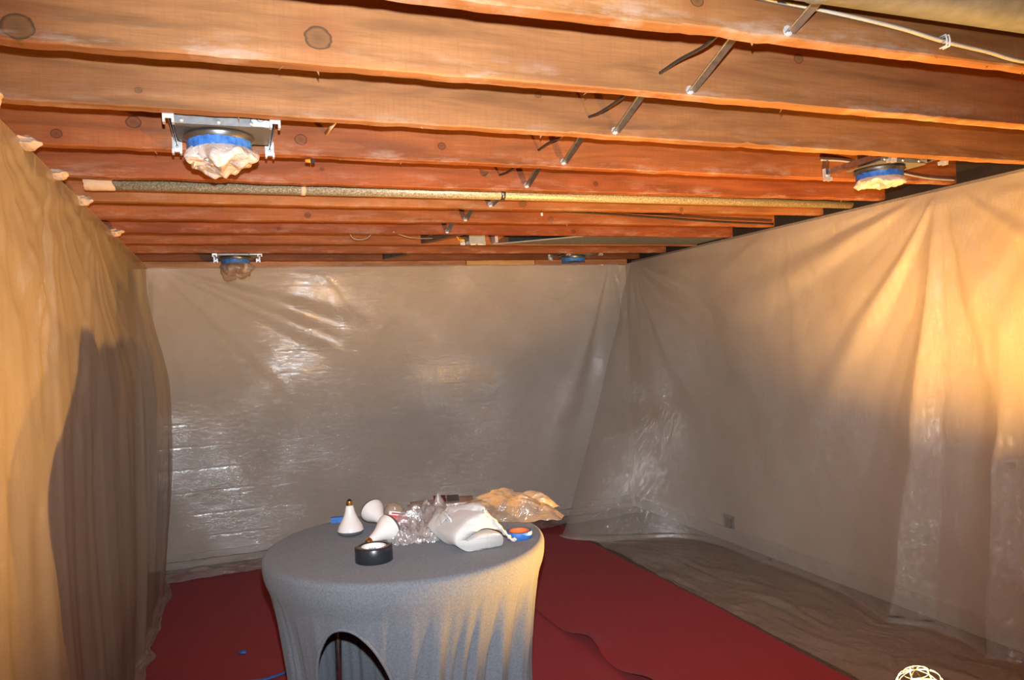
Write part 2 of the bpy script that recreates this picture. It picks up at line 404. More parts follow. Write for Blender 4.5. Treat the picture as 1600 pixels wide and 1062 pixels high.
# ---------------------------------------------------------------- plastic sheets
def sheet_back():
    nu, nv = 300, 240
    X = np.linspace(-.53, 3.06, nu)[:, None]*np.ones((1, nv))
    s = np.ones((nu, 1))*np.linspace(0, 1.15, nv)[None, :]
    ZH = 2.064
    z = np.where(s < 1, ZH*(1-s), 0)
    y = np.full_like(X, YB-.06)
    d = np.zeros_like(X)
    for hx, hz, A, k, L, sd in ((-.5, 2.07, .035, 9, 1.5, 11), (2.98, 2.07, .018, 8, 1.2, 12), (.55, 2.07, .006, 8, .8, 13), (1.6, 2.09, .005, 8, .7, 14)):
        th = np.arctan2(X-hx, hz-z+.02); r = np.hypot(X-hx, hz-z); f = n1(sd)
        d += A*f(th*k+50)*np.minimum(r*1.6, 1)*np.exp(-r/L)
    g = n2(21); h = n2(22); q = n2(23)
    d += .008*g(X*2+7, z*2) + .0025*h(X*5, z*7+3) + .0007*q(X*14, z*26)
    d *= sstep(ZH-z, 0, .12)
    y = y - .02*sstep(ZH-z, 0, .6) - np.clip(d+.01, -.02, .2)
    # foot of the sheet lies forward on the floor
    t = np.clip((s-.97)/.18, 0, 1)
    foot = .33*(1-.15*np.cos(X*2.1)) * np.where(X < 1.2, 1, .8)
    y = y - foot*t
    z = np.where(s > .97, np.maximum(ZH*(1-.97)*(1-np.clip((s-.97)/.04, 0, 1))**1.5, 0) + .012 + t*(1-t)*.03 + .012*np.abs(g(X*7, s*60))*sstep(t, 0, .2) + .006*np.abs(h(X*16, s*120)), z)
    return np.stack([X, y, z], -1)
o = grid_mesh('plastic_sheet', sheet_back(), film('film_back', .30, 'X', 3.0, glint=1.5, bd=.035))
tag(o, 'clear plastic sheet hung over the back wall, foot trailing on the red cloth', 'plastic sheet')

def sheet_right():
    nu, nv = 360, 260
    Y = (np.linspace(.6, 5.5, nu))[:, None]*np.ones((1, nv)); s = np.ones((nu, 1))*np.linspace(0, 1.45, nv)[None, :]
    ZH = 2.075; z = np.where(s < 1, ZH*(1-s), 0.0); x = np.full_like(Y, XR-.022)
    hdown = (ZH-z)/ZH
    # the far end is drawn across the room corner
    pull = .82*sstep(Y, 4.1, 5.5)**1.5
    lean = .10 + pull
    x -= lean*np.clip(hdown, 0, 1)**1.1
    Yn = Y - .48*sstep(Y, 4.3, 5.5)*np.clip(hdown, 0, 1)
    d = np.zeros_like(Y)
    for hy, hz, A, k, L, sd in ((2.52, 2.08, .022, 8, 1.3, 31), (5.45, 2.08, .026, 10, 1.0, 32), (3.6, 2.10, .006, 7, .8, 33), (1.9, 2.1, .012, 7, 1.0, 34)):
        th = np.arctan2(Y-hy, hz-z+.02); r = np.hypot(Y-hy, hz-z); f = n1(sd)
        d += A*f(th*k+50)*np.minimum(r*1.5, 1)*np.exp(-r/L)
    # tent fold hanging from the nail at y=2.5
    def pleat(yr, wn, wf, A):                    # ridge at yr, steep flank toward the camera, long flank behind
        u = Y-yr; return A*np.where(u < 0, np.clip(1+u/wn, 0, 1), np.clip(1-u/wf, 0, 1)**1.3)
    wn = .015+.13*hdown**.8
    jit = .012*n2(46)(z*5, Y*0+1)*sstep(hdown, .1, .4)
    d += pleat(2.55+.20*hdown+jit, wn, .05+.42*hdown, wn*.80)
    d += pleat(2.20+.10*hdown-jit, .02+.085*hdown, .05+.15*hdown, .075*sstep(hdown, .25, .7))
    g = n2(41); h = n2(42); q = n2(43)
    d += .010*g(Y*2.2-z*1.2, z*1.3) + .0022*h(Y*7-z*3, z*3+3) + .0004*q(Y*16, z*14)
    near = .5+1.0*np.exp(-((Y-2.3)/.45)**2)
    d += near*.0012*np.abs(h(Y*12, z*8))
    d *= sstep(ZH-z, 0, .10)
    x -= np.clip(d+.02, 0, .3)
    t = np.clip((s-1)/.45, 0, 1)
    xe = np.minimum(2.318 + .008*np.sin(Y*3.1) + .006*g(Y*3, 0*Y), x-.03)
    x = x + (xe-x)*t
    z = np.where(s > .985, np.maximum(ZH*.015*(1-np.clip((s-.985)/.02, 0, 1)), 0) + .010 + .006*np.abs(g(Y*4, s*20))*sstep(t, .0, .1) + .003*np.abs(h(Y*12, s*40)), z)
    Yn = np.minimum(Yn, 5.44)
    return np.stack([x, Yn, z], -1)
o = grid_mesh('plastic_sheet', sheet_right(), film('film_right', .36, 'Y', 8.0, tint=(.74, .66, .56), glint=1.1, crease=False, bd=.028))
tag(o, 'clear plastic sheet covering the right wall, gathered in a tall shiny tent fold', 'plastic sheet')

def sheet_left():
    nu, nv = 380, 220
    Y = (np.linspace(.7, 5.52, nu))[:, None]*np.ones((1, nv)); s = np.ones((nu, 1))*np.linspace(0, 1.03, nv)[None, :]
    ZH = 2.078; z = np.where(s < 1, ZH*(1-s), 0.0); x = np.full_like(Y, -.535)
    hd = np.clip((ZH-z)/ZH, 0, 1)
    d = np.zeros_like(Y)
    for hy, hz, A, k, L, sd in ((2.08, 2.09, .010, 10, .9, 51), (2.75, 2.09, .010, 10, .8, 52), (3.5, 2.09, .010, 10, .8, 53), (5.5, 2.09, .010, 9, .7, 54), (1.4, 2.09, .008, 10, 1, 55)):
        th = np.arctan2(Y-hy, hz-z+.02); r = np.hypot(Y-hy, hz-z); f = n1(sd)
        d += A*f(th*k+50)*np.minimum(r*2.2, 1)*np.exp(-r/L)
    f = n1(61); f2 = n1(62)
    wv = Y*7.5 - (1-hd)*1.0
    d += (.009*f(wv) + .0022*f2(Y*17 + hd*.7))*sstep(hd, .05, .7)
    g = n2(63); h = n2(64)
    d += .006*g(Y*1.6, z*1.2)*sstep(hd, .05, .5) + .0004*h(Y*16, z*16)
    bulge = .11*np.sin(np.pi*np.clip(hd, 0, 1)**.9)*sstep(Y, 2.4, 4.8) + .035*hd*sstep(Y, 1.5, 3.5)
    bulge = bulge*sstep(hd, 0, .4)+.012*sstep(hd, .5, 1)
    d *= sstep(ZH-z, 0, .08)
    x = x + np.clip(d, -.05, .2) + bulge
    t = np.clip((s-.985)/.045, 0, 1)
    x = x + .05*t
    z = np.where(s > .985, np.maximum(z, .010+.006*np.abs(g(Y*9, s*90))), z)
    return np.stack([x, Y, z], -1)
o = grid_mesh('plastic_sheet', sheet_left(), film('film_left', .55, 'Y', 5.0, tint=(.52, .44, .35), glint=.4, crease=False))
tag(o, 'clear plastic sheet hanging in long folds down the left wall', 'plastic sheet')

# ---------------------------------------------------------------- red cloths on the floor
def red_main():
    nu, nv = 160, 200
    X = np.linspace(-.5, 1.66, nu)[:, None]*np.ones((1, nv)); Y = np.ones((nu, 1))*np.linspace(.2, 5.5, nv)[None, :]
    g = n2(71); z = .004 + .0015*np.abs(g(X*3, Y*3))
    z += .018*np.exp(-((X-1.40-.1*(Y-2.9))/.05)**2)*sstep(-Y, -3.0, -2.6) + .012*np.exp(-((X-1.25-.25*(Y-2.5))/.05)**2)*sstep(-Y, -3.2, -2.7)
    return np.stack([X, Y, z], -1)
o = grid_mesh('floor_cloth', red_main(), M_red); tag(o, 'wide dark red cloth on the floor under the table, reaching the left sheet', 'cloth', 'red cloths on the floor')
def red_side():
    nu, nv = 140, 220
    Y = np.ones((nu, 1))*np.linspace(.2, 5.5, nv)[None, :]
    u = np.linspace(0, 1, nu)[:, None]
    e = n1(73); x0 = 1.475 + .012*(3.4-Y) + .012*e(Y*2); x1 = 2.305 + .003*e(Y*3+9) - .006*np.sin(Y*3.1)
    x0 = x0 - .0*Y; X = x0 + (x1-x0)*u
    g = n2(74); z = .012 + .0015*np.abs(g(X*3, Y*3))
    lift = .040*np.exp(-((Y-3.17)/.13)**2) + .055*np.exp(-((Y-2.62)/.17)**2)
    z = z + lift*np.exp(-((X-x0)/.07)**1.5)
    X = X + .03*lift/.05*np.exp(-((X-x0)/.05))
    return np.stack([X, Y, z], -1)
o = grid_mesh('floor_cloth', red_side(), M_red); tag(o, 'bright red cloth on the floor right of the table, its overlapping edge lifted', 'cloth', 'red cloths on the floor')
bm = bmesh.new(); lathe(bm, [(.0001, .0), (.016, .0), (.018, .004), (.009, .010), (.0001, .011)], 9)
for v in bm.verts: v.co.x += .006*math.sin(v.co.y*300)
o = obj('tape_scrap', bm, M_bluetape, None, True); o.location = (-.024, 3.857, .008); tag(o, 'small balled blue tape scrap on the red cloth left of the table', 'scrap')
bm = bmesh.new(); tube(bm, spline([(-.10, 3.70, .012), (0.0, 3.66, .016), (.10, 3.70, .013), (.2, 3.72, .02)]), .012, 6, flat=.3)
o = obj('tape_strip', bm, M_bluetape, None, True); o.location = (.05, -.18, 0); tag(o, 'blue tape strip on the red cloth at the foot of the grey table cover', 'tape')

# ---------------------------------------------------------------- table and its cover
TX, TY, TR, TH_ = .556, 2.69, .502, .75
tb = empty('round_table', (TX, TY, 0)); tag(tb, 'round table hidden under the grey stretch cover', 'table')
bm = bmesh.new(); lathe(bm, [(.0001, .715), (TR-.02, .715), (TR-.010, .721), (TR-.010, .735), (TR-.02, .741), (.0001, .741)], 64); obj('tabletop', bm, M_whitecard, tb, True)
for k in range(4):
    a = -2.25+(1.15, -1.15, 1.75, -1.75)[k]; bm = bmesh.new()
    tube(bm, [(.34*math.cos(a), .34*math.sin(a), .71), (.36*math.cos(a), .36*math.sin(a), .014)], .013, 10); obj('leg', bm, M_galv, tb, True)
# cover: angle x height grid with an arched opening
HA = math.atan2(2.27-TY, .215-TX)             # azimuth of the opening
def cover():
    nu = 840; prof = []
    for r in np.linspace(.0005, TR-.03, 14): prof.append((r, TH_, 0))
    for a in np.linspace(0, PI/2, 9): prof.append((TR-.022+.022*math.sin(a), TH_-.022+.022*math.cos(a), 0))
    for t in np.linspace(.006, 1, 190): prof.append((TR, (TH_-.022)*(1-t)+.012*t, t))
    prof = np.array(prof); nv = len(prof)
    A = np.linspace(0, 2*PI, nu+1)[:, None]*np.ones((1, nv)); R = prof[None, :, 0]*np.ones((nu+1, 1)); Z = prof[None, :, 1]*np.ones((nu+1, 1)); T = prof[None, :, 2]*np.ones((nu+1, 1))
    # waist: stretched in, then out to the feet
    R = R - .075*np.sin(PI*np.clip(T, 0, 1)*.72)**1.0*sstep(T, 0, .15)*(1+.0*A)
    f = n1(81, 61); f2 = n1(82, 131); f3 = n1(83, 31)
    per = lambda fn, m: fn(A/(2*PI)*(m-1))
    sk = A + .10*T
    rp = (.0075*f(sk/(2*PI)*60) + .0045*f2(sk/(2*PI)*130))
    blend = np.minimum(sstep(A, 0, .15), sstep(2*PI-A, 0, .15))
    amp = sstep(T, .03, .45)
    right = 1+1.1*np.exp(-((((A-(-.9+2*PI)) + PI) % (2*PI) - PI)/.6)**2)
    R = R + rp*amp*blend*right + .008*per(f3, 31)*amp*blend
    X = TX+R*np.cos(A); Y = TY+R*np.sin(A)
    da = ((A-HA+PI) % (2*PI)) - PI
    u = da*.45; hw = .17; hh = .60
    apex = -.035
    inside = (np.abs(u-.02)/hw)**2.1 + (np.clip(Z, 0, 1)/hh)**2.6 < 1
    inside &= (T > 0)
    P = np.stack([X, Y, Z], -1)
    cell = inside[:-1, :-1] & inside[1:, :-1] & inside[1:, 1:] & inside[:-1, 1:]
    return P, ~cell
P, keep = cover()
cv = grid_mesh('table_cover', P, M_greycloth, None, keep); tag(cv, 'grey stretch fabric cover over the round table, arched opening at the front left', 'table cover')
# hem piping round the arch
pts = []
for k in range(60):
    a = PI*(k/59); u = .02+.172*math.copysign(abs(math.cos(a))**(2/2.1), math.cos(a)); zz = .603*abs(math.sin(a))**(2/2.6)
    ang = HA+u/.45; T_ = 1-(zz-.012)/(TH_-.022); r = TR-.075*math.sin(PI*min(max(T_, 0), 1)*.72)
    i = int(round((ang % (2*PI))/(2*PI)*840)); jz = int(np.argmin(np.abs(P[i, :, 2]-zz)+(np.arange(P.shape[1]) < 23)*9))
    q = Vector(P[i, jz]); rad = math.hypot(q.x-TX, q.y-TY)
    pts.append(Vector((TX+(rad+.002)*math.cos(ang), TY+(rad+.002)*math.sin(ang), max(zz, .012))))
for _ in range(3): pts = [pts[0]]+[(pts[k-1]+pts[k]*2+pts[k+1])/4 for k in range(1, len(pts)-1)]+[pts[-1]]
bm = bmesh.new(); tube(bm, pts, .0055, 8); obj('hem', bm, M_greycloth, cv, True)

# ---------------------------------------------------------------- things on the table
ZT_ = TH_+.001
def at(x, y): return (x, y, ZT_)
# black duct tape roll
r = empty('duct_tape_roll', at(.402, 2.475)); tag(r, 'black duct tape roll with white core at the front of the table', 'tape roll')
bm = bmesh.new(); lathe(bm, [(.0415, 0), (.0605, 0), (.0615, .0015), (.0615, .0465), (.0605, .048), (.0415, .048)], 48, closed=True); obj('tape', bm, M_blackglue, r, True)
bm = bmesh.new(); lathe(bm, [(.0385, .001), (.0413, .001), (.0413, .0475), (.0385, .0475)], 48, closed=True); obj('core', bm, M_whitecard, r, True)
bm = bmesh.new()
for k in range(7):                             # worn grey print inside the core
    a = 1.2+k*.11; box(bm, -.0007, .0007, -.0015, .0015, .022, .030+.003*(k % 2), M=Matrix.Rotation(a, 4, 'Z')@Matrix.Translation((.0378, 0, 0)))
obj('core_print', bm, M_dark, r)
# blue tape roll
r = empty('masking_tape_roll', at(.925, 2.50)); tag(r, 'blue masking tape roll with orange core beside the white towel', 'tape roll')
bm = bmesh.new(); lathe(bm, [(.0375, 0), (.0455, 0), (.0462, .001), (.0462, .023), (.0455, .024), (.0375, .024)], 40, closed=True); obj('tape', bm, M_bluetape, r, True)
bm = bmesh.new(); lathe(bm, [(.0345, .001), (.0373, .001), (.0373, .0245), (.0345, .0245)], 40, closed=True); obj('core', bm, M_orange, r, True)
bm = bmesh.new(); rings = []
for k in range(9):
    a = -1.15+k*.075; rings.append([bm.verts.new((.0466*math.cos(a), .0466*math.sin(a), z)) for z in (.014, .0235)])
for a, b in zip(rings, rings[1:]): bm.faces.new((a[0], b[0], b[1], a[1]))
obj('label', bm, M_whitecard, r, True)
# blue strip at the back left of the table
o = obj('tape_box', BX(-.05, .05, -.012, .012, 0, .022, bev=.0015), M_bluetape); o.location = at(.385, 3.09); o.rotation_euler = (0, 0, -.15)
tag(o, 'blue tape strip lying at the back left rim of the table', 'tape')

def bulb(name, loc, dirv, s, label, spin=0):
    """reflector bulb; local +Z runs from base tip to face"""
    q = Vector(dirv).normalized().to_track_quat('Z', 'Y')
    r = empty(name, loc); r.rotation_mode = 'QUATERNION'; r.rotation_quaternion = q; tag(r, label, 'light bulb', 'reflector bulbs on the table')
    S = lambda pr: [(a*s, b*s) for a, b in pr]
    body = [(.0125, .024), (.015, .030), (.0175, .042), (.0205, .054), (.026, .068), (.034, .083), (.0425, .097), (.0470, .108), (.0485, .117)]
    bm = bmesh.new(); lathe(bm, S(body), 40); obj('reflector', bm, M_bulbwhite, r, True)
    bm = bmesh.new(); lathe(bm, S([(.0485, .117), (.0478, .123), (.043, .129), (.033, .1335), (.018, .1355), (.0001, .136)]), 40); obj('lens', bm, M_bulbface, r, True)
    pr = [(.0045, .0045), (.009, .006)]
    for k in range(9): pr += [(.0128 if k % 2 else .0116, .008+k*.0019)]
    pr += [(.0132, .026)]
    bm = bmesh.new(); lathe(bm, S(pr), 28); obj('screw_base', bm, M_brass, r, True)
    bm = bmesh.new(); lathe(bm, S([(.0001, 0), (.004, .0005), (.006, .003), (.009, .006)]), 20); obj('contact_tip', bm, M_black, r, True)
    return r
bulb('light_bulb', (.380, 2.85, ZT_+.137), (0, 0, -1), 1.0, 'white reflector bulb standing on its face, brass base up')
bulb('light_bulb', (.515, 2.84, ZT_+.020), (-.30, .80, .36), .98, 'white reflector bulb lying behind the standing one, face turned away')
bulb('light_bulb', (.400, 2.630, ZT_+.016), (.86, .50, .32), 1.0, 'white reflector bulb lying behind the black tape roll')

# spare bulb still in its clear pack with a red label
r = empty('bulb_pack', at(.565, 2.95)); tag(r, 'clear blister pack with a red and white label behind the bulbs', 'package')
bm = bmesh.new(); lathe(bm, [(.0001, .084), (.018, .080), (.032, .068), (.040, .050), (.042, .034), (.038, .014), (.030, .001)], 36); obj('blister', bm, M_clear2, r, True)
lb = obj('label', BX(-.034, .034, -.001, .001, 0, .042, M=Matrix.Translation((.004, -.055, .002))@Matrix.Rotation(-.35, 4, 'X')@Matrix.Rotation(.12, 4, 'Y')), plain('red_label_print', (.62, .02, .03), .4, var=.05), r)
obj('label_border', BX(-.034, .030, -.0015, .0015, 0, .014, M=Matrix.Translation((.006, -.0435, .0395))@Matrix.Rotation(-.35, 4, 'X')@Matrix.Rotation(.2, 4, 'Y')), M_whitecard, r)
obj('label_stripe', BX(-.024, .026, -.0018, .0018, .004, .010, M=Matrix.Translation((.006, -.0440, .0395))@Matrix.Rotation(-.35, 4, 'X')@Matrix.Rotation(.2, 4, 'Y')), plain('dull_red_print', (.40, .05, .04), .5), r)
tcu = bpy.data.curves.new('lettering', 'FONT'); tcu.body = 'I love'; tcu.size = .021; tcu.extrude = .0003
tmp = bpy.data.objects.new('lettering_curve', tcu); COL.objects.link(tmp); bpy.context.view_layer.update()
tme = bpy.data.meshes.new_from_object(tmp.evaluated_get(bpy.context.evaluated_depsgraph_get())); bpy.data.objects.remove(tmp)
tme.materials.clear(); to = link('lettering', tme, M_whitecard, r)
to.matrix_local = Matrix.Translation((.004, -.055, .002))@Matrix.Rotation(-.35, 4, 'X')@Matrix.Rotation(.12, 4, 'Y')@Matrix.Translation((-.030, -.0015, .018))@Matrix.Rotation(PI/2, 4, 'X')

# crumpled clear bags
def crumple(name, c, sx, sy_, h, seed, m, rot=0, nu=70, nv=50, fan=0, tip=None):
    U, V = np.meshgrid(np.linspace(-1, 1, nu), np.linspace(-1, 1, nv), indexing='ij')
    g = n2(seed); k = n2(seed+1); q = n2(seed+2); e = n1(seed+3)
    ang = np.arctan2(V, U); rad = np.maximum(abs(U), abs(V)); rr = 1+.12*e(ang*2+20)
    X = U*sx*rr; Y = V*sy_*rr
    dome = (1-np.clip(rad, 0, 1)**2.4)
    Zt = h*dome*(.55+.22*np.abs(g(U*2+5, V*2+5))+.0*U) + h*.13*np.abs(k(U*2.6+9, V*3+9))*(.3+dome) + h*.02*q(U*9, V*9)
    if fan: Zt += h*.14*np.abs(np.sin(np.arctan2(V+1.3, U)*fan + g(U*2, V*2)))*(.5+.5*dome)
    Zt = np.clip(Zt, .002, None)
    if tip is not None: Zt = Zt + tip(U, V)
    P = np.stack([X, Y, Zt], -1)
    o = grid_mesh(name, P, m); o.location = c; o.rotation_euler = (0, 0, rot)
    return o
o = crumple('clear_bag', at(.580, 2.665), .085, .075, .075, 210, M_clear, -.15, fan=16); tag(o, 'shiny clear bag spread like a fan right of the lying bulb', 'bag', 'clear bags on the table')
o = crumple('clear_bag', at(.690, 2.90), .125, .085, .085, 220, M_clear, -.3, fan=9); tag(o, 'crumpled clear bag behind the towel at the middle of the table', 'bag', 'clear bags on the table')
o = crumple('clear_bag', at(.665, 2.74), .06, .075, .05, 226, bag_mat('pinkish_film', (.82, .62, .53), .6), .2); tag(o, 'pinkish folded bag tucked against the left side of the towel', 'bag', 'clear bags on the table')
def tipf(U, V): return .012*sstep(U, .3, 1)+.012*(V > -9)
o = crumple('plastic_pouch', (.995, 2.815, ZT_), .195, .115, .11, 230, M_clear2, -.62, nu=90, nv=60, tip=tipf); tag(o, 'large amber lit clear pouch sticking out over the right rim of the table', 'bag')
# printed packet behind the bags
pk = empty('printed_packet', at(.80, 3.03), -.2); tag(pk, 'flat plastic wrapped packet with dark red print at the back of the table', 'packet')
bm = bmesh.new(); box(bm, -.16, .13, -.07, .07, 0, .045, bev=.012)
bmesh.ops.subdivide_edges(bm, edges=bm.edges[:], cuts=3, use_grid_fill=True)
for v in bm.verts: v.co += Vector((0, 0, 1))*noise.noise(v.co*25)*.012*(v.co.z > .01)+Vector((.006, .004, 0))*noise.noise(v.co*18)
obj('wrapper', bm, bag_mat('packet_film', (.55, .40, .31), .75), pk, True)
obj('dark_print', BX(-.05, .0, -.03, .03, .052, .054, M=Matrix.Rotation(.25, 4, 'X')@Matrix.Translation((0, 0, .01))), plain('dark_red_print', (.10, .02, .02), .4), pk)
obj('grey_print', BX(.005, .055, -.03, .03, .050, .052, M=Matrix.Rotation(.25, 4, 'X')@Matrix.Translation((0, 0, .01))), plain('dark_grey_print', (.06, .06, .055), .4), pk)

# white towel, folded into a thick roll
def towel():
    cs = [(17.9, 4.4), (18.6, 2.2), (16.8, .5), (12, .15), (7, .05), (3, .7), (.9, 3.0), (.7, 5.6), (2.6, 8.2), (6, 10.9), (9.2, 12.6), (11.4, 12.7), (13.4, 10.8), (16.2, 8.6), (18.6, 6.2),
          (17.2, 5.9), (14.0, 6.9), (10.5, 7.3), (7.0, 6.4), (4.6, 4.9), (4.3, 4.1), (6.0, 4.2), (10, 5.2), (14.5, 5.2)]
    cs = [Vector((a/100, 0, b/100)) for a, b in cs]; L = len(cs); out = []
    for i in range(L):
        a, b, c, d = cs[i-1], cs[i], cs[(i+1) % L], cs[(i+2) % L]
        for k in range(5):
            t = k/5; out.append(.5*((2*b)+(c-a)*t+(2*a-5*b+4*c-d)*t*t+(3*b-a-3*c+d)*t**3))
    N = 26; LEN = .27; bm = bmesh.new(); rings = []
    cen = Vector((.09, 0, .055))
    for k in range(N):
        t = k/(N-1); y = t*LEN
        e = 1-.06*(1-min(t*9, 1))**2-.05*(1-min((1-t)*9, 1))**2
        hs = 1-.22*t; ring = []
        for p in out:
            q = Vector((cen.x+(p.x-cen.x)*e*(1-.12*t), y, p.z*hs*e+.001))
            q.x += -.035*t + .006*noise.noise(Vector((p.x*20, y*14, p.z*20))); q.z += .006*noise.noise(Vector((p.x*18+5, y*12, p.z*18)))
            q.y += .006*noise.noise(Vector((p.x*30, 3, p.z*30))); q.z = max(q.z, .001)
            ring.append(bm.verts.new(q))
        rings.append(ring)
    n = len(out)
    for a, b in zip(rings, rings[1:]):
        for k in range(n): bm.faces.new((a[k], a[(k+1) % n], b[(k+1) % n], b[k]))
    from mathutils.geometry import tessellate_polygon
    tris = tessellate_polygon([[Vector((p.x, p.z, 0)) for p in out]])
    for tr_ in tris:
        for rg in (rings[0], rings[-1]):
            try: bm.faces.new([rg[q] for q in tr_])
            except ValueError: pass
    return bm
tw = empty('towel', (.655, 2.405, ZT_), .03); tag(tw, 'thick white terry towel folded into a roll on the table', 'towel')
obj('roll', towel(), M_towel, tw, True)
def flap(P, wd, th, seed):                      # a soft fold swept along P
    bm = bmesh.new(); S = spline(P, 8); rings = []; K = 14
    for i, p in enumerate(S):
        t = i/(len(S)-1); ww = wd*(.55+.45*math.sin(PI*(.15+.8*t))); ring = []
        for k in range(K):
            a = 2*PI*k/K; q = Vector((0, math.cos(a)*ww, math.sin(a)*th)); q += Vector((1, .6, 1))*noise.noise(Vector((i*.25, k*.6, seed)))*.006
            ring.append(bm.verts.new(p+q))
        rings.append(ring)
    for a, b in zip(rings, rings[1:]):
        for k in range(K): bm.faces.new((a[k], a[(k+1) % K], b[(k+1) % K], b[k]))
    bm.faces.new(rings[0]); bm.faces.new(rings[-1][::-1]); return bm
o = obj('fold', flap([(.055, .22, .072), (.052, .20, .098), (.075, .16, .105), (.10, .10, .125), (.125, .05, .128)], .045, .014, 1), M_towel, tw, True)
o = obj('fold', flap([(.0, .20, .055), (.012, .17, .085), (.018, .14, .100), (.03, .12, .085)], .035, .010, 5), M_towel, tw, True)
o = obj('corner', flap([(.118, .02, .125), (.145, .01, .100), (.170, .0, .065), (.19, -.005, .040), (.208, -.005, .022), (.222, -.005, .020)], .012, .006, 9), M_towel, tw, True)

# ---------------------------------------------------------------- recessed light cans between the joists
def can(xc, y0, y1, bagm, label, seed, droop, boxm):
    yc = (y0+y1)/2 + .01; r = empty('recessed_light', (xc, yc, FZ)); tag(r, label, 'light fixture', 'recessed light cans between the joists')
    ya, yb = y0-yc, y1-yc
    zp = .003; zh = .014
    # mounting plate with a round hole
    bm = bmesh.new(); n = 40; inn = []; out = []
    X0, X1, Y0, Y1 = -.115, .140, -.115, .075
    for k in range(n):
        a = 2*PI*k/n; c, s = math.cos(a), math.sin(a); inn.append((.078*c, .078*s))
        sc = min((X1 if c > 0 else -X0)/max(abs(c), 1e-6), (Y1 if s > 0 else -Y0)/max(abs(s), 1e-6)); out.append((sc*c, sc*s))
    rows = []
    for z in (zp, zp+.0015): rows.append(([bm.verts.new((a, b_, z)) for a, b_ in inn], [bm.verts.new((a, b_, z)) for a, b_ in out]))
    for k in range(n):
        q = (k+1) % n
        bm.faces.new((rows[0][0][k], rows[0][0][q], rows[0][1][q], rows[0][1][k])); bm.faces.new((rows[1][0][k], rows[1][1][k], rows[1][1][q], rows[1][0][q]))
        bm.faces.new((rows[0][1][k], rows[0][1][q], rows[1][1][q], rows[1][1][k])); bm.faces.new((rows[0][0][k], rows[1][0][k], rows[1][0][q], rows[0][0][q]))
    obj('mounting_plate', bm, M_plate, r)
    obj('front_flange', BX(X0, .084, Y0-.0015, Y0, zp-.001, zp+.028), M_flange, r)
    for sx in (-.095, 0, .085):
        bm = bmesh.new(); lathe(bm, [(.0001, -.004), (.005, -.003), (.006, 0), (.0001, .001)], 12, M=Matrix.Translation((sx, Y0-.003, zp+.008))@Matrix.Rotation(PI/2, 4, 'X')); obj('screw', bm, M_galv2, r, True)
    # can housing, open below
    bm = bmesh.new(); lathe(bm, [(.079, -.02), (.079, .17), (.074, .178), (.0001, .178), (.0001, .175), (.073, .175), (.076, .168), (.076, -.02)], 40, closed=False); obj('housing', bm, M_dark, r, True)
    bm = bmesh.new(); lathe(bm, [(.080, zp-.001), (.096, zp-.003), (.098, zp-.010), (.088, zp-.020), (.084, zp-.042), (.080, zp-.042), (.080, zp-.003)], 44, closed=True); obj('collar', bm, M_dark, r, True)
    bm = bmesh.new(); nn = 60; rr = []
    for z in (zp-.018, zp-.046):
        rr.append([bm.verts.new(((.0885+.001*math.sin(k*1.7))*math.cos(2*PI*k/nn), (.0885+.001*math.sin(k*2.3))*math.sin(2*PI*k/nn), z+.0025*math.sin(k*.5+seed))) for k in range(nn)])
    for k in range(nn): bm.faces.new((rr[0][k], rr[0][(k+1) % nn], rr[1][(k+1) % nn], rr[1][k]))
    obj('tape_band', bm, M_bluetape2, r, True)
    # hanger bars and their nailed ends
    for bx_ in (-.123, .146):
        bm = bmesh.new(); box(bm, bx_-.0015, bx_+.0015, ya+.006, yb-.004, zh-.003, zh+.020); box(bm, bx_-.004, bx_+.004, ya+.006, yb-.004, zh-.003, zh-.0015); obj('hanger_bar', bm, M_galv, r)
        for yy, sg in ((yb-.004, -1), (ya+.004, 1)):
            bm = bmesh.new(); box(bm, bx_-.014, bx_+.014, yy-.0015, yy+.0015, zh-.020, zh+.022)
            for q in (-.011, .011): box(bm, bx_+q-.003, bx_+q+.003, yy+sg*.012-.012, yy+sg*.012+.012, zh-.030, zh-.016)
            for q in (-.012, .012): box(bm, bx_+q-.0012, bx_+q+.0012, min(yy, yy+sg*.014), max(yy, yy+sg*.014), zh-.020, zh+.022)
            hb = obj('bar_bracket', bm, M_galv2, r)
            bm = bmesh.new(); bmesh.ops.create_icosphere(bm, subdivisions=1, radius=.005, matrix=Matrix.Translation((bx_, yy+sg*.004, zh-.004))); obj('nail', bm, M_galv2, hb, True)
    # junction box with a knock-out
    obj('junction_box', BX(.086, .136, -.110, .07, zp+.002, zp+.075, bev=.002), boxm, r)
    obj('box_cover', BX(.089, .133, -.1135, -.111, zp+.006, zp+.050), M_lightplate, r)
    bm = bmesh.new(); lathe(bm, [(.010, 0), (.012, 0), (.012, .001), (.010, .001)], 20, closed=True, M=Matrix.Translation((.111, -.114, zp+.026))@Matrix.Rotation(PI/2, 4, 'X')); obj('knockout', bm, M_dark, r, True)
    bm = bmesh.new(); box(bm, .1098, .1122, -.1155, -.1138, zp+.022, zp+.030); obj('slot', bm, M_black, r)
    if bagm:                                     # crumpled bag taped over the opening
        g = n1(seed); g2 = n2(seed+1); NU, NV = 90, 26; U = np.linspace(0, 2*PI, NU)[:, None]*np.ones((1, NV)); V = np.ones((NU, 1))*np.linspace(0, 1, NV)[None, :]
        bl = np.minimum(sstep(U, 0, .4), sstep(2*PI-U, 0, .4))
        ru = .086*(1-V**3.0)+.0*U + .016*np.sin(PI*np.clip(V*1.15, 0, 1))*(1+.9*bl*g(U*2.2+3)) + .006*np.sin(PI*V)*g2(U*4.2, V*5)*bl
        ru = np.clip(ru, .0005, None)
        low = droop*(1+.30*bl*g(U*1.3+40)+.22*bl*g(U*3.1+11))
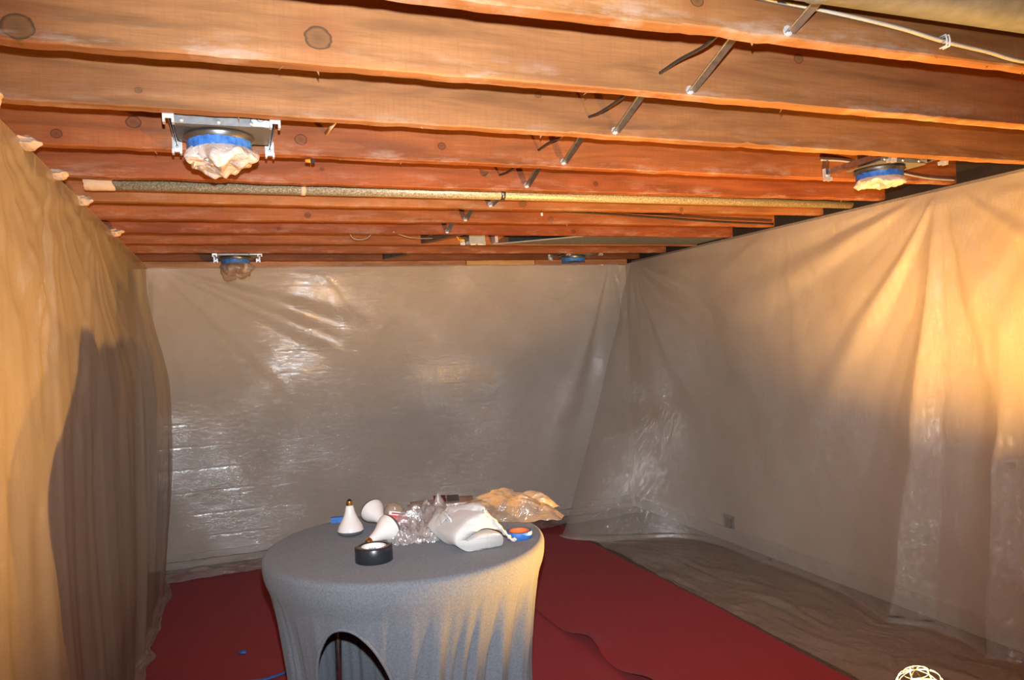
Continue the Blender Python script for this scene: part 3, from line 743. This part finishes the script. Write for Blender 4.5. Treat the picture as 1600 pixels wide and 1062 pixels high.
        zz = zp-.040 - low*np.sin(np.clip(V, 0, 1)*PI*.62) - .010*bl*np.abs(g2(U*5, V*7))*np.sin(PI*V)
        P = np.stack([ru*np.cos(U), ru*np.sin(U), zz], -1); P[-1] = P[0]
        grid_mesh('bag_cover', P, bagm, r)
    return r
ya_, yb_ = Yf[2]+.002, Yf[3]-TH-.001
can(-.015, ya_, yb_, M_fixbag, 'recessed light can at upper left, blue taped rim with a crumpled pale bag', 301, .034, M_lightplate)
can(2.505, ya_, yb_, M_fixbag, 'recessed light can at upper right above the right sheet, amber lit bag', 333, .026, M_pink)
ya_, yb_ = Yf[9]+.002, Yf[10]-TH-.001
can(.03, ya_, yb_, M_fixbag2, 'far left recessed light can with a brownish bag over the back sheet', 351, .075, M_lightplate)
can(2.47, ya_, yb_, None, 'far right recessed light can with bare blue tape and no bag', 371, 0, M_plate)

# ---------------------------------------------------------------- metal bridging, cables, pipes overhead
XS = 1.165
nm = ['nearest', 'second', 'third', 'fourth', 'fifth', 'sixth', 'seventh']
cnt = 0
for i in (0, 1, 2, 3, 4, 5, 6, 7, 8):
    y1 = Yf[i]-TH-.0015; y0 = (Yf[i-1] if i else .945)+.0015
    zb = FZ+.018; zt = FZ+.150
    x = XS + .01*math.sin(i*2)
    r = empty('bridging_strut', (x, y1, zb))
    where = ['nearest steel bridging strut, broad flat end under the big duct', 'longest visible steel bridging strut, second from the camera', 'third steel bridging strut from the camera, crossed by black cable', 'fourth steel bridging strut from the camera', 'fifth steel bridging strut, just above the grey pipe',
             'sixth steel bridging strut, crossing below the grey pipe', 'seventh steel bridging strut, right of the tiny V shadow', 'small strut end above the grey junction box', 'farthest small strut end under the far joists'][i]
    tag(r, where, 'strut', 'steel bridging struts down the middle')
    d = Vector((0, y0-y1, zt-zb)); L = d.length
    if i == 5: d = Vector((.02, y0-y1, zt-zb-.07))
    L = d.length; dn = d.normalized(); side = Vector((1, 0, 0)); nrm_ = dn.cross(side).normalized()
    Mx = Matrix((( side.x, dn.x, nrm_.x, 0), (side.y, dn.y, nrm_.y, 0), (side.z, dn.z, nrm_.z, 0), (0, 0, 0, 1)))
    bm = bmesh.new(); wv = .012 if i else .013
    for sg in (-1, 1): box(bm, -.001, .001, .004, L-.004, 0, .0165, M=Mx@Matrix.Rotation(sg*math.radians(52)+(PI if Mx[2][2] > 0 else 0), 4, 'Y'))
    obj('angle_bar', bm, M_galv, r)
    bm = bmesh.new(); lathe(bm, [(.0001, -.002), (.0105, -.002), (.0125, 0), (.0125, .002), (.0001, .002)], 8, M=Matrix.Rotation(PI/2, 4, 'X'))
    fe = obj('foot', bm, M_galv2, r)
    bm = bmesh.new(); lathe(bm, [(.0001, 0), (.0035, 0), (.003, .002), (.0001, .0025)], 10, M=Matrix.Translation((0, -.003, 0))@Matrix.Rotation(PI/2, 4, 'X')); obj('nail_head', bm, M_dark, fe, True)
# wooden blocking between the two far pairs
for k, (i, x0, x1) in enumerate(((8, 1.12, 1.16), (10, 1.03, 1.07))):
    ya, yb = Yf[i-1]+.0015, Yf[i]-TH-.0015
    bm = bmesh.new(); sh = .13
    P = [(x0, yb, FZ+.005), (x1, yb, FZ+.005), (x1+sh, ya, FZ+.005), (x0+sh, ya, FZ+.005)]
    lo = [bm.verts.new(p) for p in P]; hi = [bm.verts.new((p[0], p[1], FZ+.13)) for p in P]
    bm.faces.new(lo); bm.faces.new(hi[::-1])
    for q in range(4): bm.faces.new((lo[q], lo[(q+1) % 4], hi[(q+1) % 4], hi[q]))
    o = obj('wood_block', bm, wood('block_wood', (.17, .085, .05) if k == 0 else (.12, .09, .07), (), 0, seed=40+k)); tag(o, ['dark wooden block set askew between the joists left of the junction box', 'farthest small dark wooden block between the last joists'][k], 'block')

# black cable through the joists beside the struts
def cable(name, pts, r, m, label, cat='cable', n=8, flat=1.0, group=None):
    bm = bmesh.new(); tube(bm, spline(pts, 8), r, n, flat=flat); o = obj(name, bm, m, None, True); tag(o, label, cat, group); return o
bl = ['between the nearest two joists', 'curling between the second and third joists', 'sagging behind the third joist', 'ending in a torn hole behind the fourth joist']
for i in (1, 2, 3, 4):
    ye = Yf[i]-TH-.001; ys = Yf[i-1]+.002; xz = [1.085, 1.07, 1.066, 1.058][i-1]
    cable('black_cable', [(xz, ye, FZ+.057), (xz+.006, ye-.08, FZ+.052+.01*(i % 2)), (xz+.02, ye-.2, FZ+.066), (xz+.01, ys, FZ+.10)], .0045, M_cable, 'black cable '+bl[i-1], group='lengths of black cable through the joists')
cable('black_cable', [(1.50, 3.70, FZ+.075), (1.60, 3.70, FZ+.068), (1.9, 3.70, FZ+.058), (2.3, 3.70, FZ+.04), (2.7, 3.70, FZ+.022), (3.12, 3.70, FZ+.012)], .006, M_cable, 'long black cable running right along a joist beyond the grey pipe')
# white cable stapled along the nearest joist
ptsw = [(.98, 1.293, FZ+.080), (1.094, 1.295, FZ+.075), (1.286, 1.295, FZ+.066), (1.475, 1.294, FZ+.052), (1.623, 1.296, FZ+.035), (1.766, 1.296, FZ+.024), (1.901, 1.296, FZ+.011), (2.2, 1.296, FZ+.016), (2.8, 1.296, FZ+.03)]
cable('white_cable', ptsw, .0068, M_whitec, 'flat white cable stapled along the nearest joist at upper right', flat=.55, n=10)
bm = bmesh.new()
for q in (-.005, .005): tube(bm, [(1.623+q, 1.306, FZ+.048), (1.623+q, 1.287, FZ+.048), (1.623+q, 1.285, FZ+.035), (1.623+q, 1.287, FZ+.022), (1.623+q, 1.306, FZ+.022)], .0022, 6)
o = obj('cable_staple', bm, M_whitecard, None, True); tag(o, 'white staple clipped over the flat white cable', 'staple')
# thin white cable at the right light can
cable('white_cable', [(2.36, 2.485, FZ+.075), (2.5, 2.488, FZ+.075), (2.64, 2.488, FZ+.052), (2.72, 2.488, FZ+.048), (2.95, 2.488, FZ+.02), (3.14, 2.488, FZ+.015)], .0045, M_whitec, 'thin white cable behind the upper right light can')
cable('white_cable', [(.86, 4.135, FZ+.012), (.95, 4.20, FZ-.004), (1.05, 4.3, FZ+.0), (1.16, 4.42, FZ+.02)], .003, M_whitec, 'thin white wire left of the grey junction box')
cable('white_cable', [(.63, 4.20, FZ+.01), (.65, 4.23, FZ-.010), (.69, 4.25, FZ-.016), (.73, 4.23, FZ-.010), (.75, 4.20, FZ+.01)], .003, M_whitec, 'small hanging loop of white wire left of the far struts')
# big round duct, nearest of all
bm = bmesh.new()
prof = [(.088, -.46)]
for k in range(12):
    xx = -.40+k*.3; prof += [(.088, xx), (.0905, xx+.004), (.088, xx+.008)] if k % 4 == 1 else [(.088, xx)]
prof += [(.088, 3.10)]
lathe(bm, [(.084, -.46)]+prof+[(.084, 3.10)], 56, M=Matrix.Translation((0, 1.125, FZ+.088))@Matrix.Rotation(PI/2, 4, 'Y'))
def duct_mat():
    t = NT('dull_duct_steel'); v = t.coord(); nz = t.noise(v, 22, 4, .7)
    t.l(t.ramp(nz, [(.3, (.10, .107, .115)), (.7, (.165, .172, .182))]), t.b.inputs['Base Color']); t.b.inputs['Metallic'].default_value = .2; t.b.inputs['Roughness'].default_value = .5
    return t.m
o = obj('round_duct', bm, duct_mat(), None, True); tag(o, 'large round grey metal duct at the top right corner', 'duct')
# grey pipe in the fifth bay
pe = empty('metal_pipe', (0, 3.10, FZ+.022)); tag(pe, 'long mottled grey metal pipe running between the joists across the ceiling', 'pipe')
bm = bmesh.new(); lathe(bm, [(.020, -.40), (.0255, -.40), (.0255, XR-.03), (.020, XR-.03)], 32, M=Matrix.Rotation(PI/2, 4, 'Y')); obj('pipe_run', bm, M_pipe, pe, True)
bm = bmesh.new(); lathe(bm, [(.0262, -.49), (.029, -.47), (.0275, -.43), (.0285, -.395), (.0262, -.392)], 20, M=Matrix.Rotation(PI/2, 4, 'Y'))
for v in bm.verts: v.co += Vector((noise.noise(v.co*60)*.012, 0, noise.noise(v.co*45)*.004))
tag(obj('paper_wrap', bm, M_paper, pe, True), 'pale torn paper wrap at the left end')
for k, (xx, mm) in enumerate(((.285, M_paper), (1.14, M_dark))):
    bm = bmesh.new(); lathe(bm, [(.0262, -.009), (.0275, -.009), (.0275, .009), (.0262, .009)], 28, closed=True, M=Matrix.Translation((xx, 0, 0))@Matrix.Rotation(PI/2, 4, 'Y'))
    box(bm, xx-.008, xx+.008, -.0015, .0015, .026, .09); obj('pipe_strap', bm, mm, pe, True)
# flat panned duct between two far joists, its open end facing left
dy0, dy1 = Yf[7]+.002, Yf[8]-TH-.002
dr = empty('flat_duct', (0, 0, 0)); tag(dr, 'flat grey sheet metal duct filling a far joist bay, open end at its left', 'duct')
bm = bmesh.new()
lo = [(1.625, dy1), (2.05, dy0), (3.13, dy0), (3.13, dy1)]
z0 = FZ+.002
def slab(bm, poly, za, zb):
    a = [bm.verts.new((p[0], p[1], za)) for p in poly]; b_ = [bm.verts.new((p[0], p[1], zb)) for p in poly]
    bm.faces.new(a); bm.faces.new(b_[::-1]); n = len(poly)
    for q in range(n): bm.faces.new((a[q], a[(q+1) % n], b_[(q+1) % n], b_[q]))
slab(bm, lo, z0, z0+.002)
obj('duct_bottom', bm, duct_mat(), dr)
bm = bmesh.new(); slab(bm, [(1.585, dy1-.002), (1.585, dy1), (3.12, dy1), (3.12, dy1-.002)], z0+.003, z0+.14); slab(bm, [(1.62, dy0+.002), (1.62, dy0), (3.12, dy0), (3.12, dy0+.002)], z0+.003, z0+.14); slab(bm, [(1.60, dy0), (1.60, dy1), (3.12, dy1), (3.12, dy0)], z0+.14, z0+.142)
obj('duct_sides', bm, M_dark, dr)
bm = bmesh.new(); slab(bm, [(1.60, dy1-.006), (1.625, dy1), (2.07, dy0+.008), (2.05, dy0)], z0-.002, z0+.004); obj('duct_lip', bm, M_whitec, dr)
bm = bmesh.new(); slab(bm, [(1.58, dy1-.09), (1.585, dy1-.003), (1.605, dy1-.003), (1.60, dy1-.09)], z0+.0, z0+.10); obj('end_flange', bm, M_galv2, dr)
# junction box with yellow cable
jy = Yf[8]-TH-.002
jb = empty('junction_box', (1.46, jy, FZ)); tag(jb, 'square grey junction box fed by a yellow cable between the far joists', 'junction box')
obj('box_body', BX(-.05, .05, -.09, -.02, -.006, .060, bev=.003), M_galv, jb)
obj('box_cover', BX(-.052, .052, -.094, -.090, -.010, .062, bev=.001), M_lightplate, jb)
for s in (-1, 1):
    e_ = obj('mounting_ear', BX(min(s*.052, s*.085), max(s*.052, s*.085), -.004, 0, -.004, .022), M_galv2, jb)
    bm = bmesh.new(); bmesh.ops.create_icosphere(bm, subdivisions=1, radius=.006, matrix=Matrix.Translation((s*.075, -.007, .008))); obj('nail', bm, M_galv2, e_, True)
for s in (-.025, .022): obj('bottom_tab', BX(s-.018, s+.018, -.092, -.07, -.014, -.007, bev=.002), M_whitecard, jb)
obj('cable_clamp', BX(-.072, -.051, -.07, -.04, .012, .03, bev=.003), M_dark, jb)
bm = bmesh.new(); tube(bm, spline([(-.072, -.055, .020), (-.11, -.07, .020), (-.15, -.16, .022), (-.19, -.26, .035), (-.20, -.36, .06)], 8), .0055, 8); obj('yellow_cable', bm, M_yellow, jb, True)
# small odds and ends on the joists
bm = bmesh.new(); tube(bm, [(.312, Yf[3]-TH-.002, FZ+.077), (.315, Yf[3]-TH-.20, FZ+.055)], [.007, .0045], 10)
o = obj('wooden_peg', bm, M_paper, None, True); tag(o, 'pale wooden peg poking out of the fourth joist left of centre', 'peg')
o = empty('wire_connector', (.26, Yf[3]-.02, FZ-.010)); tag(o, 'orange and black wire connector under a joist right of the upper left light can', 'connector')
bm = bmesh.new(); lathe(bm, [(.0001, 0), (.007, .001), (.005, .016), (.0001, .018)], 10, M=Matrix.Rotation(-PI/2, 4, 'Y')); obj('orange_cap', bm, M_orangeplug, o, True)
obj('black_body', BX(.002, .014, -.006, .006, -.007, .007, bev=.002), M_black, o)
bm = bmesh.new(); tube(bm, [(1.565, 3.66, FZ+.055), (1.565, 3.652, FZ+.030)], .006, 8); o = obj('cable_staple', bm, M_whitecard, None, True); tag(o, 'small white cable staple beyond the grey pipe', 'staple')
bm = bmesh.new(); fx, fy, fz = 1.005, Yf[4]-TH-.001, FZ+.045
v = [bm.verts.new(p) for p in ((fx-.026, fy, fz+.006), (fx+.022, fy, fz-.012), (fx+.008, fy, fz+.020), (fx-.018, fy-.018, fz+.001))]
for t3 in ((0, 1, 2), (0, 1, 3), (1, 2, 3), (2, 0, 3)): bm.faces.new([v[q] for q in t3])
o = obj('torn_patch', bm, wood('torn_wood', (.30, .15, .08), (), 0, seed=50)); tag(o, 'torn pale wood flake beside the fifth strut', 'flake')

# ---------------------------------------------------------------- work lamp at the lower right
lp = empty('work_lamp', (LAMP.x, LAMP.y, 0)); tag(lp, 'glowing caged work lamp on the floor at the lower right edge', 'work lamp')
z = LAMP.z
bm = bmesh.new(); bmesh.ops.create_uvsphere(bm, u_segments=24, v_segments=14, radius=.015, matrix=Matrix.Translation((0, 0, z)))
me_ = NT('lit_bulb'); me_.b.inputs['Base Color'].default_value = (1, .8, .5, 1); me_.b.inputs['Emission Color'].default_value = LAMP_COLOR+(1,); me_.b.inputs['Emission Strength'].default_value = LAMP_STRENGTH
obj('bulb', bm, me_.m, lp, True)
TILT = Matrix.Translation((0, 0, z))@Matrix.Rotation(math.radians(14), 4, Vector((-.45, -.9, 0)))@Matrix.Translation((0, 0, -z))
bm = bmesh.new(); lathe(bm, [(.020, z-.075), (.050, z-.045), (.066, z-.005), (.077, z+.041), (.0785, z+.041), (.0675, z-.006), (.0515, z-.047), (.021, z-.078)], 40, closed=True, M=TILT); obj('reflector', bm, M_dark, lp, True)
bm = bmesh.new(); tube(bm, [(0, 0, z-.025), (0, 0, z-.10), (0, 0, .03)], [.016, .020, .018], 16); obj('handle', bm, M_black, lp, True)
bm = bmesh.new(); lathe(bm, [(.0001, .012), (.075, .012), (.08, .018), (.075, .026), (.02, .032), (.0001, .032)], 32); obj('base', bm, M_black, lp, True)
M_cage = plain('pale_cage_wire', (.07, .06, .045), .6, 0, var=.05)
for k in range(4):
    a = k*PI/4+.3; c_, s_ = math.cos(a), math.sin(a)
    P_ = [(.076*c_, .076*s_, z+.044), (.066*c_, .066*s_, z+.078), (.045*c_, .045*s_, z+.100), (.012*c_, .012*s_, z+.111), (-.012*c_, -.012*s_, z+.111), (-.045*c_, -.045*s_, z+.100), (-.066*c_, -.066*s_, z+.078), (-.076*c_, -.076*s_, z+.044)]
    bm = bmesh.new(); tube(bm, [TILT@q for q in spline(P_, 3)], .0013, 6); obj('cage_wire', bm, M_cage, lp, True)
for rr, zz in ((.0665, .078), (.040, .1035)):
    bm = bmesh.new(); lathe(bm, [(rr-.0018, z+zz), (rr, z+zz+.0018), (rr+.0018, z+zz), (rr, z+zz-.0018)], 28, closed=True, M=TILT); obj('cage_ring', bm, M_cage, lp, True)
bm = bmesh.new(); tube(bm, spline([(0, -.07, .02), (.1, -.25, .016), (.35, -.5, .018), (.3, -1.1, .018)], 8), .004, 8); obj('cord', bm, M_black, lp, True)
